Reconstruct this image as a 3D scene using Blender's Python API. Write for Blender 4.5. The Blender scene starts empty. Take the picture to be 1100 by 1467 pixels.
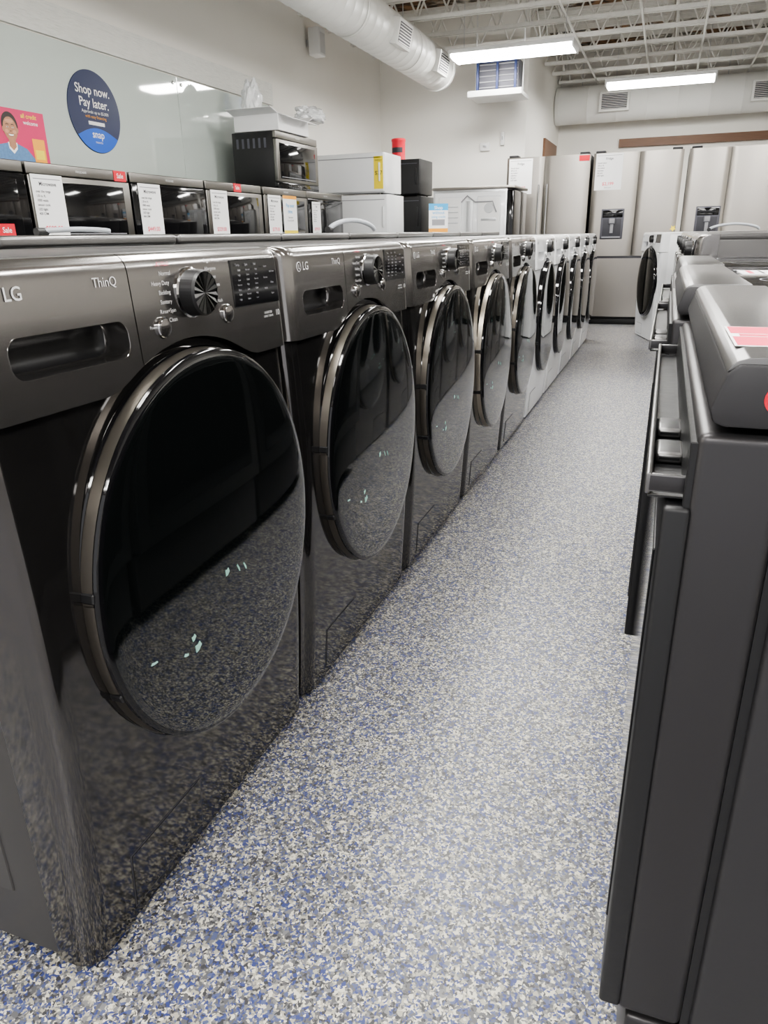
import bpy, bmesh, math, random
from mathutils import Vector, Matrix, noise
random.seed(7)
scene = bpy.context.scene
COL = scene.collection
pi = math.pi

# ---------------------------------------------------------------- materials
def newmat(name):
    m = bpy.data.materials.new(name); m.use_nodes = True
    nt = m.node_tree
    return m, nt, nt.nodes['Principled BSDF']

def pbr(name, col, metal=0.0, rough=0.5, coat=0.0, nscale=0, nstretch=(1,1,1), bump=0.0, rvar=0.0, cvar=0.0, ior=1.5, alpha=1.0, trans=0.0):
    m, nt, b = newmat(name)
    b.inputs['Base Color'].default_value = (*col, 1)
    b.inputs['Metallic'].default_value = metal
    b.inputs['Roughness'].default_value = rough
    b.inputs['Coat Weight'].default_value = coat
    b.inputs['Coat Roughness'].default_value = 0.04
    b.inputs['IOR'].default_value = ior
    b.inputs['Alpha'].default_value = alpha
    b.inputs['Transmission Weight'].default_value = trans
    if nscale:
        tc = nt.nodes.new('ShaderNodeTexCoord'); mp = nt.nodes.new('ShaderNodeMapping')
        mp.inputs['Scale'].default_value = nstretch
        nz = nt.nodes.new('ShaderNodeTexNoise'); nz.inputs['Scale'].default_value = nscale
        nz.inputs['Detail'].default_value = 4
        nt.links.new(tc.outputs['Object'], mp.inputs['Vector']); nt.links.new(mp.outputs['Vector'], nz.inputs['Vector'])
        if bump:
            bp = nt.nodes.new('ShaderNodeBump'); bp.inputs['Strength'].default_value = bump
            bp.inputs['Distance'].default_value = 0.01
            nt.links.new(nz.outputs['Fac'], bp.inputs['Height']); nt.links.new(bp.outputs['Normal'], b.inputs['Normal'])
        if rvar:
            mr = nt.nodes.new('ShaderNodeMapRange')
            mr.inputs['To Min'].default_value = max(0.02, rough-rvar); mr.inputs['To Max'].default_value = rough+rvar
            nt.links.new(nz.outputs['Fac'], mr.inputs['Value']); nt.links.new(mr.outputs['Result'], b.inputs['Roughness'])
        if cvar:
            mx = nt.nodes.new('ShaderNodeMix'); mx.data_type = 'RGBA'
            mx.inputs[6].default_value = (*[c*(1-cvar) for c in col], 1)
            mx.inputs[7].default_value = (*[min(1, c*(1+cvar)) for c in col], 1)
            nt.links.new(nz.outputs['Fac'], mx.inputs[0]); nt.links.new(mx.outputs[2], b.inputs['Base Color'])
    return m

def emit(name, col, s):
    m, nt, b = newmat(name)
    b.inputs['Base Color'].default_value = (*col, 1)
    b.inputs['Emission Color'].default_value = (*col, 1)
    b.inputs['Emission Strength'].default_value = s
    return m

M = {}
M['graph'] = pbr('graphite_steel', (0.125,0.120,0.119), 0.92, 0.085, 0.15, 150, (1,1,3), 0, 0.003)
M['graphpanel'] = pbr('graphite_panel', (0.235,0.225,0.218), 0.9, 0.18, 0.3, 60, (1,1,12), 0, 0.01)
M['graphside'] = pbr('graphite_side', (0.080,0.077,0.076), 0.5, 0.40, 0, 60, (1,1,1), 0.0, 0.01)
M['white'] = pbr('white_enamel', (0.82,0.83,0.84), 0, 0.2, 0.4, 5, (1,1,1), 0, 0.03)
M['whitematte'] = pbr('white_matte', (0.80,0.80,0.79), 0, 0.5, 0, 8, (1,1,1), 0, 0.05)
M['blackgloss'] = pbr('black_gloss', (0.006,0.006,0.007), 0, 0.07, 0.3, ior=1.45)
M['doorglass'] = pbr('door_glass_black', (0.004,0.005,0.005), 0, 0.03, 0.9, ior=1.65)
M['champ'] = pbr('champagne_metal', (0.150,0.136,0.118), 0.85, 0.36, 0, 40, (1,1,1), 0, 0.03)
M['champlight'] = pbr('champagne_metal_light', (0.42,0.38,0.32), 0.85, 0.34, 0, 40, (1,1,1), 0, 0.03)
M['chrome'] = pbr('chrome', (0.55,0.55,0.55), 1, 0.12, 0, 20, (1,1,1), 0, 0.03)
M['blackplastic'] = pbr('black_plastic', (0.012,0.012,0.013), 0, 0.42, 0, 80, (1,1,1), 0.02, 0.05)
M['darkmetal'] = pbr('knob_metal', (0.05,0.05,0.05), 0.9, 0.25)
M['inkl'] = pbr('ink_light', (0.62,0.62,0.62), 0, 0.5)
M['inkd'] = pbr('ink_dark', (0.05,0.05,0.06), 0, 0.6)
M['inkg'] = pbr('ink_grey', (0.30,0.30,0.32), 0, 0.6)
M['red'] = pbr('red_tag', (0.68,0.02,0.04), 0, 0.45)
M['pink'] = pbr('pink_ink', (0.85,0.07,0.14), 0, 0.45)
M['orange'] = pbr('orange_ink', (0.9,0.4,0.04), 0, 0.5)
M['cyan'] = pbr('cyan_ink', (0.05,0.40,0.75), 0, 0.5)
M['yellow'] = pbr('yellow_card', (0.9,0.72,0.05), 0, 0.5)
M['mint'] = pbr('mint_glint', (0.30,0.52,0.45), 0, 0.3)  # colour of the light reflections painted on the door glass
M['paper'] = pbr('paper', (0.88,0.88,0.88), 0, 0.6, 0, 30, (1,1,1), 0.02, 0.03)
M['steel'] = pbr('stainless', (0.40,0.376,0.345), 1, 0.30, 0, 3, (6,1,1), 0, 0.015, 0.015)
M['steeld'] = pbr('stainless_dark', (0.24,0.23,0.215), 1, 0.34, 0, 12, (1,1,30), 0, 0.02, 0.02)
M['charcoal'] = pbr('charcoal_side', (0.033,0.032,0.034), 0.2, 0.45, 0, 200, (1,1,1), 0.01, 0.02)
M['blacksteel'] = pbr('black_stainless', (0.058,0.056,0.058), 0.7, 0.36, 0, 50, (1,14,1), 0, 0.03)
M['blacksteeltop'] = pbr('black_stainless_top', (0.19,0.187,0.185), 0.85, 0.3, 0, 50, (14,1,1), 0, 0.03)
M['galv'] = pbr('galvanised', (0.55,0.56,0.57), 0.7, 0.35, 0, 9, (1,1,1), 0, 0.08, 0.12)
M['duct'] = pbr('painted_duct', (0.76,0.76,0.73), 0, 0.42, 0, 6, (1,1,1), 0.02, 0.05)
M['truss'] = pbr('painted_truss', (0.74,0.73,0.69), 0, 0.6, 0, 20, (1,1,1), 0.1, 0.05, 0.12)
M['hose'] = pbr('grey_hose', (0.36,0.38,0.41), 0, 0.4, 0, 120, (1,1,1), 0.1)
M['bluemetal'] = pbr('blue_paint', (0.035,0.05,0.15), 0.2, 0.4, 0, 12, (1,1,1), 0, 0.05)
M['greyfin'] = pbr('grey_fins', (0.10,0.10,0.12), 0.2, 0.5)
M['rubber'] = pbr('rubber', (0.03,0.03,0.03), 0, 0.7)
M['wood'] = pbr('brown_wood', (0.15,0.075,0.04), 0, 0.5, 0, 6, (1,20,20), 0.05, 0.05, 0.3)
M['bag'] = pbr('plastic_bag', (0.85,0.86,0.87), 0, 0.2, 0.3, 14, (1,1,1), 0.5, 0.05, alpha=0.85)
M['emit'] = emit('fluorescent_diffuser', (1.0,0.985,0.95), 26)
M['navy'] = pbr('navy_sign', (0.02,0.03,0.09), 0, 0.35)
M['blue'] = pbr('blue_sign', (0.01,0.12,0.62), 0, 0.35)
M['magenta'] = pbr('magenta_card', (0.62,0.02,0.12), 0, 0.4, 0, 3, (1,1,1), 0, 0, 0.15)
M['skin'] = pbr('printed_skin', (0.42,0.2,0.11), 0, 0.45, 0, 25, (1,1,1), 0, 0, 0.25)
M['skinlight'] = pbr('printed_skin_light', (0.58,0.30,0.18), 0, 0.45)
M['hair'] = pbr('printed_hair', (0.02,0.013,0.01), 0, 0.45)
M['denim'] = pbr('printed_denim', (0.10,0.22,0.42), 0, 0.45, 0, 60, (1,1,1), 0, 0, 0.3)
M['glassboard'] = pbr('glass_board', (0.60,0.66,0.62), 0, 0.03, 0.9, 1.5, (1,1,1), 0, 0, 0.03, ior=1.6)
M['countertop'] = pbr('counter_laminate', (0.5,0.5,0.5), 0, 0.4, 0, 30, (1,1,1), 0, 0.05, 0.05)
M['wall'] = pbr('wall_paint', (0.83,0.81,0.76), 0, 0.7, 0, 3, (1,1,1), 0.03, 0.05, 0.02)
M['trimgrain'] = pbr('whitewashed_grain', (0.76,0.76,0.72), 0, 0.6, 0, 9, (1,1.5,14), 0.9, 0.05, 0.10)

def floor_mat():
    m, nt, b = newmat('flake_epoxy_floor')
    N = nt.nodes.new; L = nt.links.new
    tc = N('ShaderNodeTexCoord')
    nz = N('ShaderNodeTexNoise'); nz.inputs['Scale'].default_value = 130; nz.inputs['Detail'].default_value = 3
    L(tc.outputs['Object'], nz.inputs['Vector'])
    vm = N('ShaderNodeVectorMath'); vm.operation = 'MULTIPLY_ADD'
    vm.inputs[1].default_value = (0.009,0.009,0.0); L(nz.outputs['Color'], vm.inputs[0]); L(tc.outputs['Object'], vm.inputs[2])
    def chips(scale, stops):
        v = N('ShaderNodeTexVoronoi'); v.inputs['Scale'].default_value = scale; v.voronoi_dimensions = '2D'
        L(vm.outputs[0], v.inputs['Vector'])
        s = N('ShaderNodeSeparateColor'); L(v.outputs['Color'], s.inputs[0])
        r = N('ShaderNodeValToRGB'); r.color_ramp.interpolation = 'CONSTANT'
        e = r.color_ramp.elements
        e[0].position = 0; e[0].color = (*stops[0][1],1); e[1].position = stops[1][0]; e[1].color = (*stops[1][1],1)
        for p, c in stops[2:]:
            q = e.new(p); q.color = (*c,1)
        L(s.outputs[0], r.inputs[0])
        return r, s
    st = [(0,(0.035,0.050,0.175)),(0.13,(0.075,0.095,0.195)),(0.25,(0.040,0.040,0.044)),(0.37,(0.10,0.10,0.105)),(0.53,(0.175,0.175,0.178)),(0.68,(0.36,0.34,0.28)),(0.85,(0.60,0.575,0.49))]
    a, sa = chips(170, st)
    c, sc = chips(330, st)
    mx = N('ShaderNodeMix'); mx.data_type = 'RGBA'
    gt = N('ShaderNodeMath'); gt.operation = 'GREATER_THAN'; gt.inputs[1].default_value = 0.5
    L(sc.outputs[1], gt.inputs[0]); L(gt.outputs[0], mx.inputs[0]); L(a.outputs[0], mx.inputs[6]); L(c.outputs[0], mx.inputs[7])
    L(mx.outputs[2], b.inputs['Base Color'])
    b.inputs['Roughness'].default_value = 0.36
    bp = N('ShaderNodeBump'); bp.inputs['Strength'].default_value = 0.08; bp.inputs['Distance'].default_value = 0.002
    L(sa.outputs[2], bp.inputs['Height']); L(bp.outputs['Normal'], b.inputs['Normal'])
    return m
M['floor'] = floor_mat()

def deck_mat():
    m, nt, b = newmat('ceiling_deck')
    N = nt.nodes.new; L = nt.links.new
    tc = N('ShaderNodeTexCoord')
    n1 = N('ShaderNodeTexNoise'); n1.inputs['Scale'].default_value = 1.3; n1.inputs['Detail'].default_value = 6
    n2 = N('ShaderNodeTexNoise'); n2.inputs['Scale'].default_value = 9; n2.inputs['Detail'].default_value = 6
    L(tc.outputs['Object'], n1.inputs['Vector']); L(tc.outputs['Object'], n2.inputs['Vector'])
    r = N('ShaderNodeValToRGB'); e = r.color_ramp.elements
    e[0].position = 0.47; e[0].color = (0.26,0.145,0.07,1); e[1].position = 0.53; e[1].color = (0.58,0.56,0.50,1)
    L(n1.outputs['Fac'], r.inputs[0])
    r2 = N('ShaderNodeValToRGB'); e = r2.color_ramp.elements
    e[0].position = 0.38; e[0].color = (0.16,0.16,0.15,1); e[1].position = 0.60; e[1].color = (1,1,1,1)
    L(n2.outputs['Fac'], r2.inputs[0])
    mx = N('ShaderNodeMix'); mx.data_type = 'RGBA'; mx.blend_type = 'MULTIPLY'; mx.inputs[0].default_value = 1
    L(r.outputs[0], mx.inputs[6]); L(r2.outputs[0], mx.inputs[7]); L(mx.outputs[2], b.inputs['Base Color'])
    bp = N('ShaderNodeBump'); bp.inputs['Strength'].default_value = 0.8; bp.inputs['Distance'].default_value = 0.05
    L(n2.outputs['Fac'], bp.inputs['Height']); L(bp.outputs['Normal'], b.inputs['Normal'])
    b.inputs['Roughness'].default_value = 0.9
    return m
M['deck'] = deck_mat()

# ---------------------------------------------------------------- mesh builder
_txt = {}
def text_mesh(s, bold=0.0, align='CENTER'):
    k = (s, bold, align)
    if k not in _txt:
        c = bpy.data.curves.new('t', 'FONT'); c.body = s; c.size = 1; c.offset = bold
        c.align_x = align; c.align_y = 'CENTER'; c.resolution_u = 3
        o = bpy.data.objects.new('t', c); COL.objects.link(o)
        dg = bpy.context.evaluated_depsgraph_get(); dg.update()
        me = bpy.data.meshes.new_from_object(o.evaluated_get(dg))
        me.materials.clear()
        bpy.data.objects.remove(o); bpy.data.curves.remove(c)
        _txt[k] = me
    return _txt[k]

FX = Matrix(((0,0,1,0),(1,0,0,0),(0,1,0,0),(0,0,0,1)))     # text faces +X
FNY = Matrix(((1,0,0,0),(0,0,-1,0),(0,1,0,0),(0,0,0,1)))   # text faces -Y

class MB:
    def __init__(s): s.bm = bmesh.new(); s.mats = []
    def mi(s, m):
        if m not in s.mats: s.mats.append(m)
        return s.mats.index(m)
    def setm(s, vs, m):
        i = s.mi(m)
        for v in vs:
            for f in v.link_faces: f.material_index = i
    def box(s, x0,x1,y0,y1,z0,z1, m, bev=0, seg=2, mat=None):
        r = bmesh.ops.create_cube(s.bm, size=1); vs = r['verts']
        for v in vs:
            v.co = Vector(((x0+x1)/2+v.co.x*(x1-x0), (y0+y1)/2+v.co.y*(y1-y0), (z0+z1)/2+v.co.z*(z1-z0)))
        s.setm(vs, m)
        if bev:
            ed = list({e for v in vs for e in v.link_edges})
            r2 = bmesh.ops.bevel(s.bm, geom=ed, offset=bev, segments=seg, affect='EDGES', profile=0.5)
            vs = r2['verts']
        if mat is not None:
            vv = {v for v in vs}
            bmesh.ops.transform(s.bm, matrix=mat, verts=list(vv))
        return vs
    def lathe(s, prof, o, axis, m, n=48, a0=0, a1=2*pi, zs=1.0):
        full = abs(a1-a0-2*pi) < 1e-6
        o = Vector(o); rings = []
        cnt = n if full else n+1
        def P(r, h, a):
            c, d = r*math.cos(a), r*math.sin(a)
            if axis == 'x': return o+Vector((h, c, d*zs))
            if axis == 'y': return o+Vector((d, h, c))
            return o+Vector((c, d, h))
        allv = []
        for r, h in prof:
            if r < 1e-7: rg = [s.bm.verts.new(P(0,h,0))]
            else: rg = [s.bm.verts.new(P(r,h,a0+(a1-a0)*i/n)) for i in range(cnt)]
            rings.append(rg); allv += rg
        i_m = s.mi(m)
        for A, B in zip(rings, rings[1:]):
            for i in range(n):
                j = (i+1) % cnt if full else i+1
                if len(A) == 1 and len(B) == 1: continue
                if len(A) == 1: vs = [A[0], B[j], B[i]]
                elif len(B) == 1: vs = [A[i], A[j], B[0]]
                else: vs = [A[i], A[j], B[j], B[i]]
                f = s.bm.faces.new(vs); f.material_index = i_m
        return allv
    def cyl(s, p0, p1, r, m, n=12):
        p0, p1 = Vector(p0), Vector(p1)
        return s.tube([p0, p1], r, m, n)
    def tube(s, pts, r, m, n=8):
        pts = [Vector(p) for p in pts]; rings = []; im = s.mi(m)
        t0 = (pts[1]-pts[0]).normalized()
        up = Vector((0,0,1)) if abs(t0.z) < 0.9 else Vector((1,0,0))
        a = t0.cross(up).normalized()
        for i, p in enumerate(pts):
            if i == 0: t = (pts[1]-pts[0])
            elif i == len(pts)-1: t = pts[-1]-pts[-2]
            else: t = pts[i+1]-pts[i-1]
            t.normalize(); a = (a-t*a.dot(t)).normalized(); b = t.cross(a)
            rings.append([s.bm.verts.new(p+(a*math.cos(2*pi*k/n)+b*math.sin(2*pi*k/n))*r) for k in range(n)])
        for A, B in zip(rings, rings[1:]):
            for k in range(n):
                f = s.bm.faces.new([A[k], A[(k+1)%n], B[(k+1)%n], B[k]]); f.material_index = im
        for R_ in (rings[0], rings[-1]):
            f = s.bm.faces.new(R_); f.material_index = im
    def prism(s, poly, plane, a0, a1, m, bev=0):
        def P(u, v, a):
            if plane == 'xz': return (u, a, v)
            if plane == 'yz': return (a, u, v)
            return (u, v, a)
        A = [s.bm.verts.new(P(u,v,a0)) for u, v in poly]; B = [s.bm.verts.new(P(u,v,a1)) for u, v in poly]
        fs = [s.bm.faces.new(A), s.bm.faces.new(B)]; n = len(poly)
        for i in range(n): fs.append(s.bm.faces.new([A[i], A[(i+1)%n], B[(i+1)%n], B[i]]))
        im = s.mi(m)
        for f in fs: f.material_index = im
        bmesh.ops.recalc_face_normals(s.bm, faces=fs)
        if bev:
            ed = list({e for f in fs for e in f.edges})
            bmesh.ops.bevel(s.bm, geom=ed, offset=bev, segments=2, affect='EDGES', profile=0.5)
    def sheet(s, fx, ys, zlo, zhi, ts, xb, m):
        im = s.mi(m); g = []
        for y in ys:
            a, b = zlo(y), zhi(y)
            g.append([s.bm.verts.new((fx(y, a+(b-a)*t), y, a+(b-a)*t)) for t in ts])
        for i in range(len(ys)-1):
            for j in range(len(ts)-1):
                f = s.bm.faces.new([g[i][j], g[i+1][j], g[i+1][j+1], g[i][j+1]]); f.material_index = im
        loop = [g[i][0] for i in range(len(ys))] + g[-1][1:] + [g[i][-1] for i in range(len(ys)-2,-1,-1)] + g[0][-2:0:-1]
        bk = [s.bm.verts.new((xb, v.co.y, v.co.z)) for v in loop]
        n = len(loop)
        for i in range(n):
            f = s.bm.faces.new([loop[(i+1)%n], loop[i], bk[i], bk[(i+1)%n]]); f.material_index = im
        f = s.bm.faces.new(bk); f.material_index = im
    def text(s, st, size, pos, frame, m, bold=0.0, align='CENTER', rot=None):
        me = text_mesh(st, bold, align)
        before = set(s.bm.verts)
        s.bm.from_mesh(me)
        nv = [v for v in s.bm.verts if v not in before]
        M4 = Matrix.Translation(Vector(pos)) @ (rot if rot else Matrix.Identity(4)) @ frame @ Matrix.Scale(size, 4)
        bmesh.ops.transform(s.bm, matrix=M4, verts=nv)
        s.setm(nv, m)
    def obj(s, name, parent=None, label=None, angle=35, loc=None, recalc=True, **props):
        if recalc: bmesh.ops.recalc_face_normals(s.bm, faces=s.bm.faces[:])
        me = bpy.data.meshes.new(name); s.bm.to_mesh(me); s.bm.free()
        for m in s.mats: me.materials.append(m)
        for p in me.polygons: p.use_smooth = True
        me.set_sharp_from_angle(angle=math.radians(angle))
        o = bpy.data.objects.new(name, me); COL.objects.link(o)
        if parent: o.parent = parent
        if label: o['label'] = label
        if loc: o.location = loc
        for k, v in props.items(): o[k] = v
        return o

def thing(name, label, category, loc=(0,0,0), rot=0, group=None):
    o = bpy.data.objects.new(name, None); o.empty_display_size = 0.1
    o.location = loc; o.rotation_euler = (0,0,rot); COL.objects.link(o)
    o['label'] = label; o['category'] = category
    if group: o['group'] = group
    return o

def dup(root, loc=None, rot=None, label=None, parent=None):
    c = root.copy(); COL.objects.link(c)
    if parent is not None: c.parent = parent
    if loc is not None: c.location = loc
    if rot is not None: c.rotation_euler = (0,0,rot)
    if label: c['label'] = label
    for ch in root.children: dup(ch, parent=c)
    return c

# ---------------------------------------------------------------- room
def structure(name, *boxes):
    mb = MB()
    for b in boxes: mb.box(*b)
    return mb.obj(name, kind='structure')
JX, JY, BY, CZ = -1.753, 9.65, 12.4, 3.42
structure('floor', (-3.75,4.2,-3,12.6,-0.1,0,M['floor']))
structure('ceiling', (-3.75,4.2,-3,12.6,CZ,CZ+0.1,M['deck']))
structure('wall_left', (-3.75,-3.6,-3,JY,0,CZ,M['wall']))
structure('wall_back', (-3.75,JX,JY,JY+0.15,0,CZ,M['wall']))
structure('wall_alcove', (JX-0.15,JX,JY+0.15,BY,0,CZ,M['wall']))
structure('wall_rear', (JX-0.15,4.2,BY,BY+0.15,0,CZ,M['wall']))
structure('wall_right', (4.05,4.2,-3,BY,0,CZ,M['wall']))
structure('trim_1', (-3.6,-3.58,1.0,6.75,2.145,2.32,M['trimgrain']))
structure('trim_2', (JX+0.9,4.0,BY-0.06,BY,2.16,2.27,M['wood']))
structure('trim_3', (JX-0.001,JX+0.03,11.0,12.1,0,2.2,M['wood']))
structure('baseboard_back', (-3.6,JX,JY-0.015,JY,0,0.1,M['whitematte']))
structure('baseboard_left', (-3.6,-3.585,-3,JY-0.015,0,0.1,M['whitematte']))

# ---------------------------------------------------------------- front load washer
W = 0.343
DY, DZ, ZS = 0.038, 0.535, 1.065       # door centre and vertical proportion
def corner(y, r=0.032):
    d = abs(y)-(W-r)
    if d <= 0: return 0
    return -(r-math.sqrt(max(0, r*r-d*d)))
def bulge(z): return 0.022*math.sin(pi*min(1,max(0,(z-0.0)/0.95)))
def zb(y):
    yy = y-DY
    zc = DZ+0.330*math.sqrt(1-(yy/0.312)**2) if abs(yy) < 0.312 else 0
    a, b = 0.815, zc
    k = 0.02
    h = max(k-abs(a-b), 0)/k
    return max(a, b)+h*h*k*0.25
def px(z): return 0.024-0.06*(z-0.80)
def fx_front(y, z): return corner(y)+bulge(z)
def fx_panel(y, z):
    x = px(z)+corner(y, 0.028)
    if z > 0.963: x -= 0.022-math.sqrt(max(0,0.022**2-(z-0.963)**2))
    return x
def yspan(a, b):
    ys = set([round(a,5), round(b,5)])
    k = int((b-a)/0.02)+1
    for i in range(k+1): ys.add(round(a+(b-a)*i/k,5))
    for e in (-W, W):
        for d in (0.001,0.003,0.007,0.012,0.02,0.028):
            y = e+d if e < 0 else e-d
            if a < y < b: ys.add(round(y,5))
    ys = sorted(ys)
    out = [ys[0]]
    for y in ys[1:]:
        if y-out[-1] > 0.0008: out.append(y)
    return out

def make_washer(name, label, loc, rot, group, body, panel, side, band, ring, category='washing machine', lightink=True, rich=True):
    root = thing(name, label, category, loc, rot, group)
    mb = MB()
    mb.box(-0.76,-0.05,-W+0.002,W-0.002,0.014,0.968,side,0.006)
    mb.box(-0.66,-0.12,-W,-W+0.004,0.12,0.86,side,0.0018,1)
    mb.box(-0.66,-0.12,W-0.004,W,0.12,0.86,side,0.0018,1)
    mb.obj('body', root)
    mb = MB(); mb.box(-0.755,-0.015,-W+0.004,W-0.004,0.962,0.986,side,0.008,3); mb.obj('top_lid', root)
    mb = MB()
    mb.sheet(fx_front, yspan(-W,W), lambda y: 0.010, lambda y: zb(y)-0.004, [i/24 for i in range(25)], -0.06, body)
    mb.obj('front_panel', root)
    tsp = [0,0.2,0.4,0.6,0.75,0.85,0.9,0.93,0.95,0.965,0.975,0.985,0.992,0.997,1.0]
    mb = MB()
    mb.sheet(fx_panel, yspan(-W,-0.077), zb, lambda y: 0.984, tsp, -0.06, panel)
    dr = mb.obj('detergent_drawer', root)
    cb = MB(); cb.box(-0.03,0.06,-0.290,-0.094,0.856,0.904,M['graphside'],0.019,6); co = cb.obj('cut', root)
    mod = dr.modifiers.new('b','BOOLEAN'); mod.operation = 'DIFFERENCE'; mod.object = co; mod.solver = 'EXACT'
    dg = bpy.context.evaluated_depsgraph_get(); dg.update()
    me = bpy.data.meshes.new_from_object(dr.evaluated_get(dg)); dr.modifiers.clear(); dr.data = me
    me.materials.clear(); me.materials.append(panel); me.materials.append(M['blackplastic'] if rich else M['inkg'])
    for p in me.polygons:
        c = p.center
        inside = -0.2905 < c.y < -0.0935 and 0.8555 < c.z < 0.9045 and c.x < px(c.z)-0.004 and c.x > -0.035
        p.material_index = 1 if inside and c.x < -0.02 else 0; p.use_smooth = True
    me.set_sharp_from_angle(angle=math.radians(35))
    bpy.data.objects.remove(co)
    mb = MB(); pts = []
    for i in range(65):
        a = 2*pi*i/64
        cy = -0.192+(0.079 if math.cos(a) > 0 else -0.079); cz = 0.880+(0.005 if math.sin(a) > 0 else -0.005)
        zz = cz+0.019*math.sin(a); yy = cy+0.019*math.cos(a)
        pts.append((px(zz)-0.0006, yy, zz))
    mb.tube(pts, 0.0009, panel, 6); mb.obj('drawer_grip', dr, 'lip around the recessed grip')
    mb = MB()
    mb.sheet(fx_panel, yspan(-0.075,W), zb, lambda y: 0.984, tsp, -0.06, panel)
    cp = mb.obj('control_panel', root)
    tilt = Matrix.Rotation(math.radians(-3.4), 4, 'Y')
    ink = M['inkl'] if lightink else M['inkg']
    def T(mb, st, size, y, z, m=ink, bold=0, align='CENTER'):
        mb.text(st, size, (px(z)+0.0012, y, z), FX, m, bold, align, rot=tilt)
    LY = -0.266
    mb = MB(); T(mb, 'LG', 0.021, LY, 0.948, bold=0.01)
    mb.lathe([(0.0075,0),(0.009,0),(0.009,0.001),(0.0075,0.001)], (px(0.948),LY-0.027,0.948), 'x', ink, 20)
    mb.box(px(0.948),px(0.948)+0.001,LY-0.0275,LY-0.0265,0.944,0.952,ink); mb.box(px(0.948),px(0.948)+0.001,LY-0.0275,LY-0.023,0.9435,0.9445,ink)
    mb.obj('logo', dr)
    mb = MB(); T(mb, 'ThinQ', 0.0165, -0.122, 0.952); mb.obj('lettering', dr)
    KY = 0.055
    if rich:
        mb = MB(); L = ['AI Wash','Normal','Heavy Duty','Bedding','Sanitary','Rinse+Spin','Tub Clean']
        for i, w in enumerate(L): T(mb, w, 0.0082, KY-0.042-(0.006 if i in (2,3,4) else 0), 0.969-0.0125*i, align='RIGHT', m=M['inkl'] if i else M['pink'])
        mb.obj('program_lettering', cp)
        mb = MB(); L = ['Bright Whites','Allergiene','Delicates','Perm. Press','Towels','Speed Wash']
        for i, w in enumerate(L): T(mb, w, 0.0075, KY+0.043, 0.970-0.012*i, align='LEFT')
        mb.obj('program_lettering', cp)
        mb = MB(); T(mb, 'INVERTER', 0.006, 0.275, 0.878); T(mb, 'DIRECT DRIVE', 0.005, 0.275, 0.872); T(mb, '10', 0.014, 0.308, 0.875, bold=0.01); mb.obj('badge', cp)
        mb = MB(); T(mb, 'Power', 0.006, -0.043, 0.888); mb.obj('button_lettering', cp)
    mb = MB()
    zk, yk = 0.927, KY; xk = px(zk)
    mb.lathe([(0.036,-0.003),(0.036,0.002),(0.033,0.004)], (xk,yk,zk), 'x', M['chrome'], 48)
    mb.lathe([(0.0335,0.0),(0.032,0.024),(0.030,0.028)], (xk,yk,zk), 'x', M['blackplastic'], 48)
    c = mb.bm.verts.new((xk+0.026,yk,zk)); im = mb.mi(M['darkmetal']); rg = []
    for i in range(32):
        a = 2*pi*i/32; rr = 0.030
        rg.append(mb.bm.verts.new((xk+(0.0285 if i%2 else 0.0265), yk+rr*math.cos(a), zk+rr*math.sin(a))))
    for i in range(32):
        f = mb.bm.faces.new([c, rg[i], rg[(i+1)%32]]); f.material_index = im
    mb.obj('knob', cp, 'black knob with faceted metal face', angle=3)
    for yb_, zb_ in ((-0.022,0.886),(0.144,0.889)):
        mb = MB(); mb.lathe([(0.0145,-0.002),(0.0145,0.003),(0.0132,0.0045)], (px(zb_),yb_,zb_), 'x', M['chrome'], 28)
        mb.lathe([(0.013,0.002),(0.012,0.006),(0.006,0.0078),(0,0.008)], (px(zb_),yb_,zb_), 'x', panel, 28)
        mb.obj('button', cp, 'round push button with chrome rim')
    mb = MB()
    mb.box(-0.002,0.002,0.170,0.318,0.894,0.968,M['blackgloss'],0.0015,1, mat=Matrix.Translation((px(0.925),0,0.925)) @ tilt @ Matrix.Translation((0,0,-0.925)))
    for i, w in enumerate(['Temp.','Spin','Soil']): mb.text(w, 0.0056, (px(0.95)+0.004, 0.187+0.027*i, 0.960), FX, M['inkg'], rot=tilt)
    for j in range(7):
        for i in range(3):
            mb.text(('Cold','Normal','High','Extra','Low')[(i+j*2)%5], 0.0042, (px(0.92)+0.0045, 0.187+0.027*i, 0.952-0.0076*j), FX, M['inkl'] if (i+j*2)%5==0 else M['inkg'], rot=tilt)
    for j in range(6): mb.text(('Steam','Add Item','Remote','Delay','Wi-Fi','Signal')[j], 0.0044, (px(0.92)+0.0045, 0.272+(j%2)*0.022, 0.955-0.009*j), FX, M['inkg'], rot=tilt)
    mb.obj('display', cp, 'black glass touch display')
    # door
    xo = 0.013
    o = (xo,DY,DZ)
    mb = MB()
    mb.lathe([(0.290,-0.012),(0.2960,0.0),(0.2972,0.004),(0.2960,0.007)], o, 'x', ring, 96, zs=ZS)
    door = mb.obj('door', root, 'round gloss-black door')
    mb = MB()
    mb.lathe([(0.2952,0.006),(0.2945,0.015),(0.2932,0.024),(0.290,0.025)], o, 'x', band, 96, zs=ZS)
    mb.obj('door_trim', door, 'dark bronze trim band')
    mb = MB()
    mb.lathe([(0.2932,0.023),(0.2942,0.026),(0.2930,0.030),(0.289,0.0325),(0.280,0.033)], o, 'x', M['blackgloss'], 96, zs=ZS)
    mb.obj('door_rim', door, 'gloss black rim')
    mb = MB(); pr = []
    for i in range(13):
        t = i/12; r = 0.2855*math.cos(t*pi/2) if i < 12 else 0
        pr.append((r, 0.0328+0.006*math.sin(t*pi/2)))
    mb.lathe(pr, o, 'x', M['doorglass'], 96, zs=ZS)
    gl = mb.obj('door_glass', door, 'dark mirror-like round glass')
    mb = MB()
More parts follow.
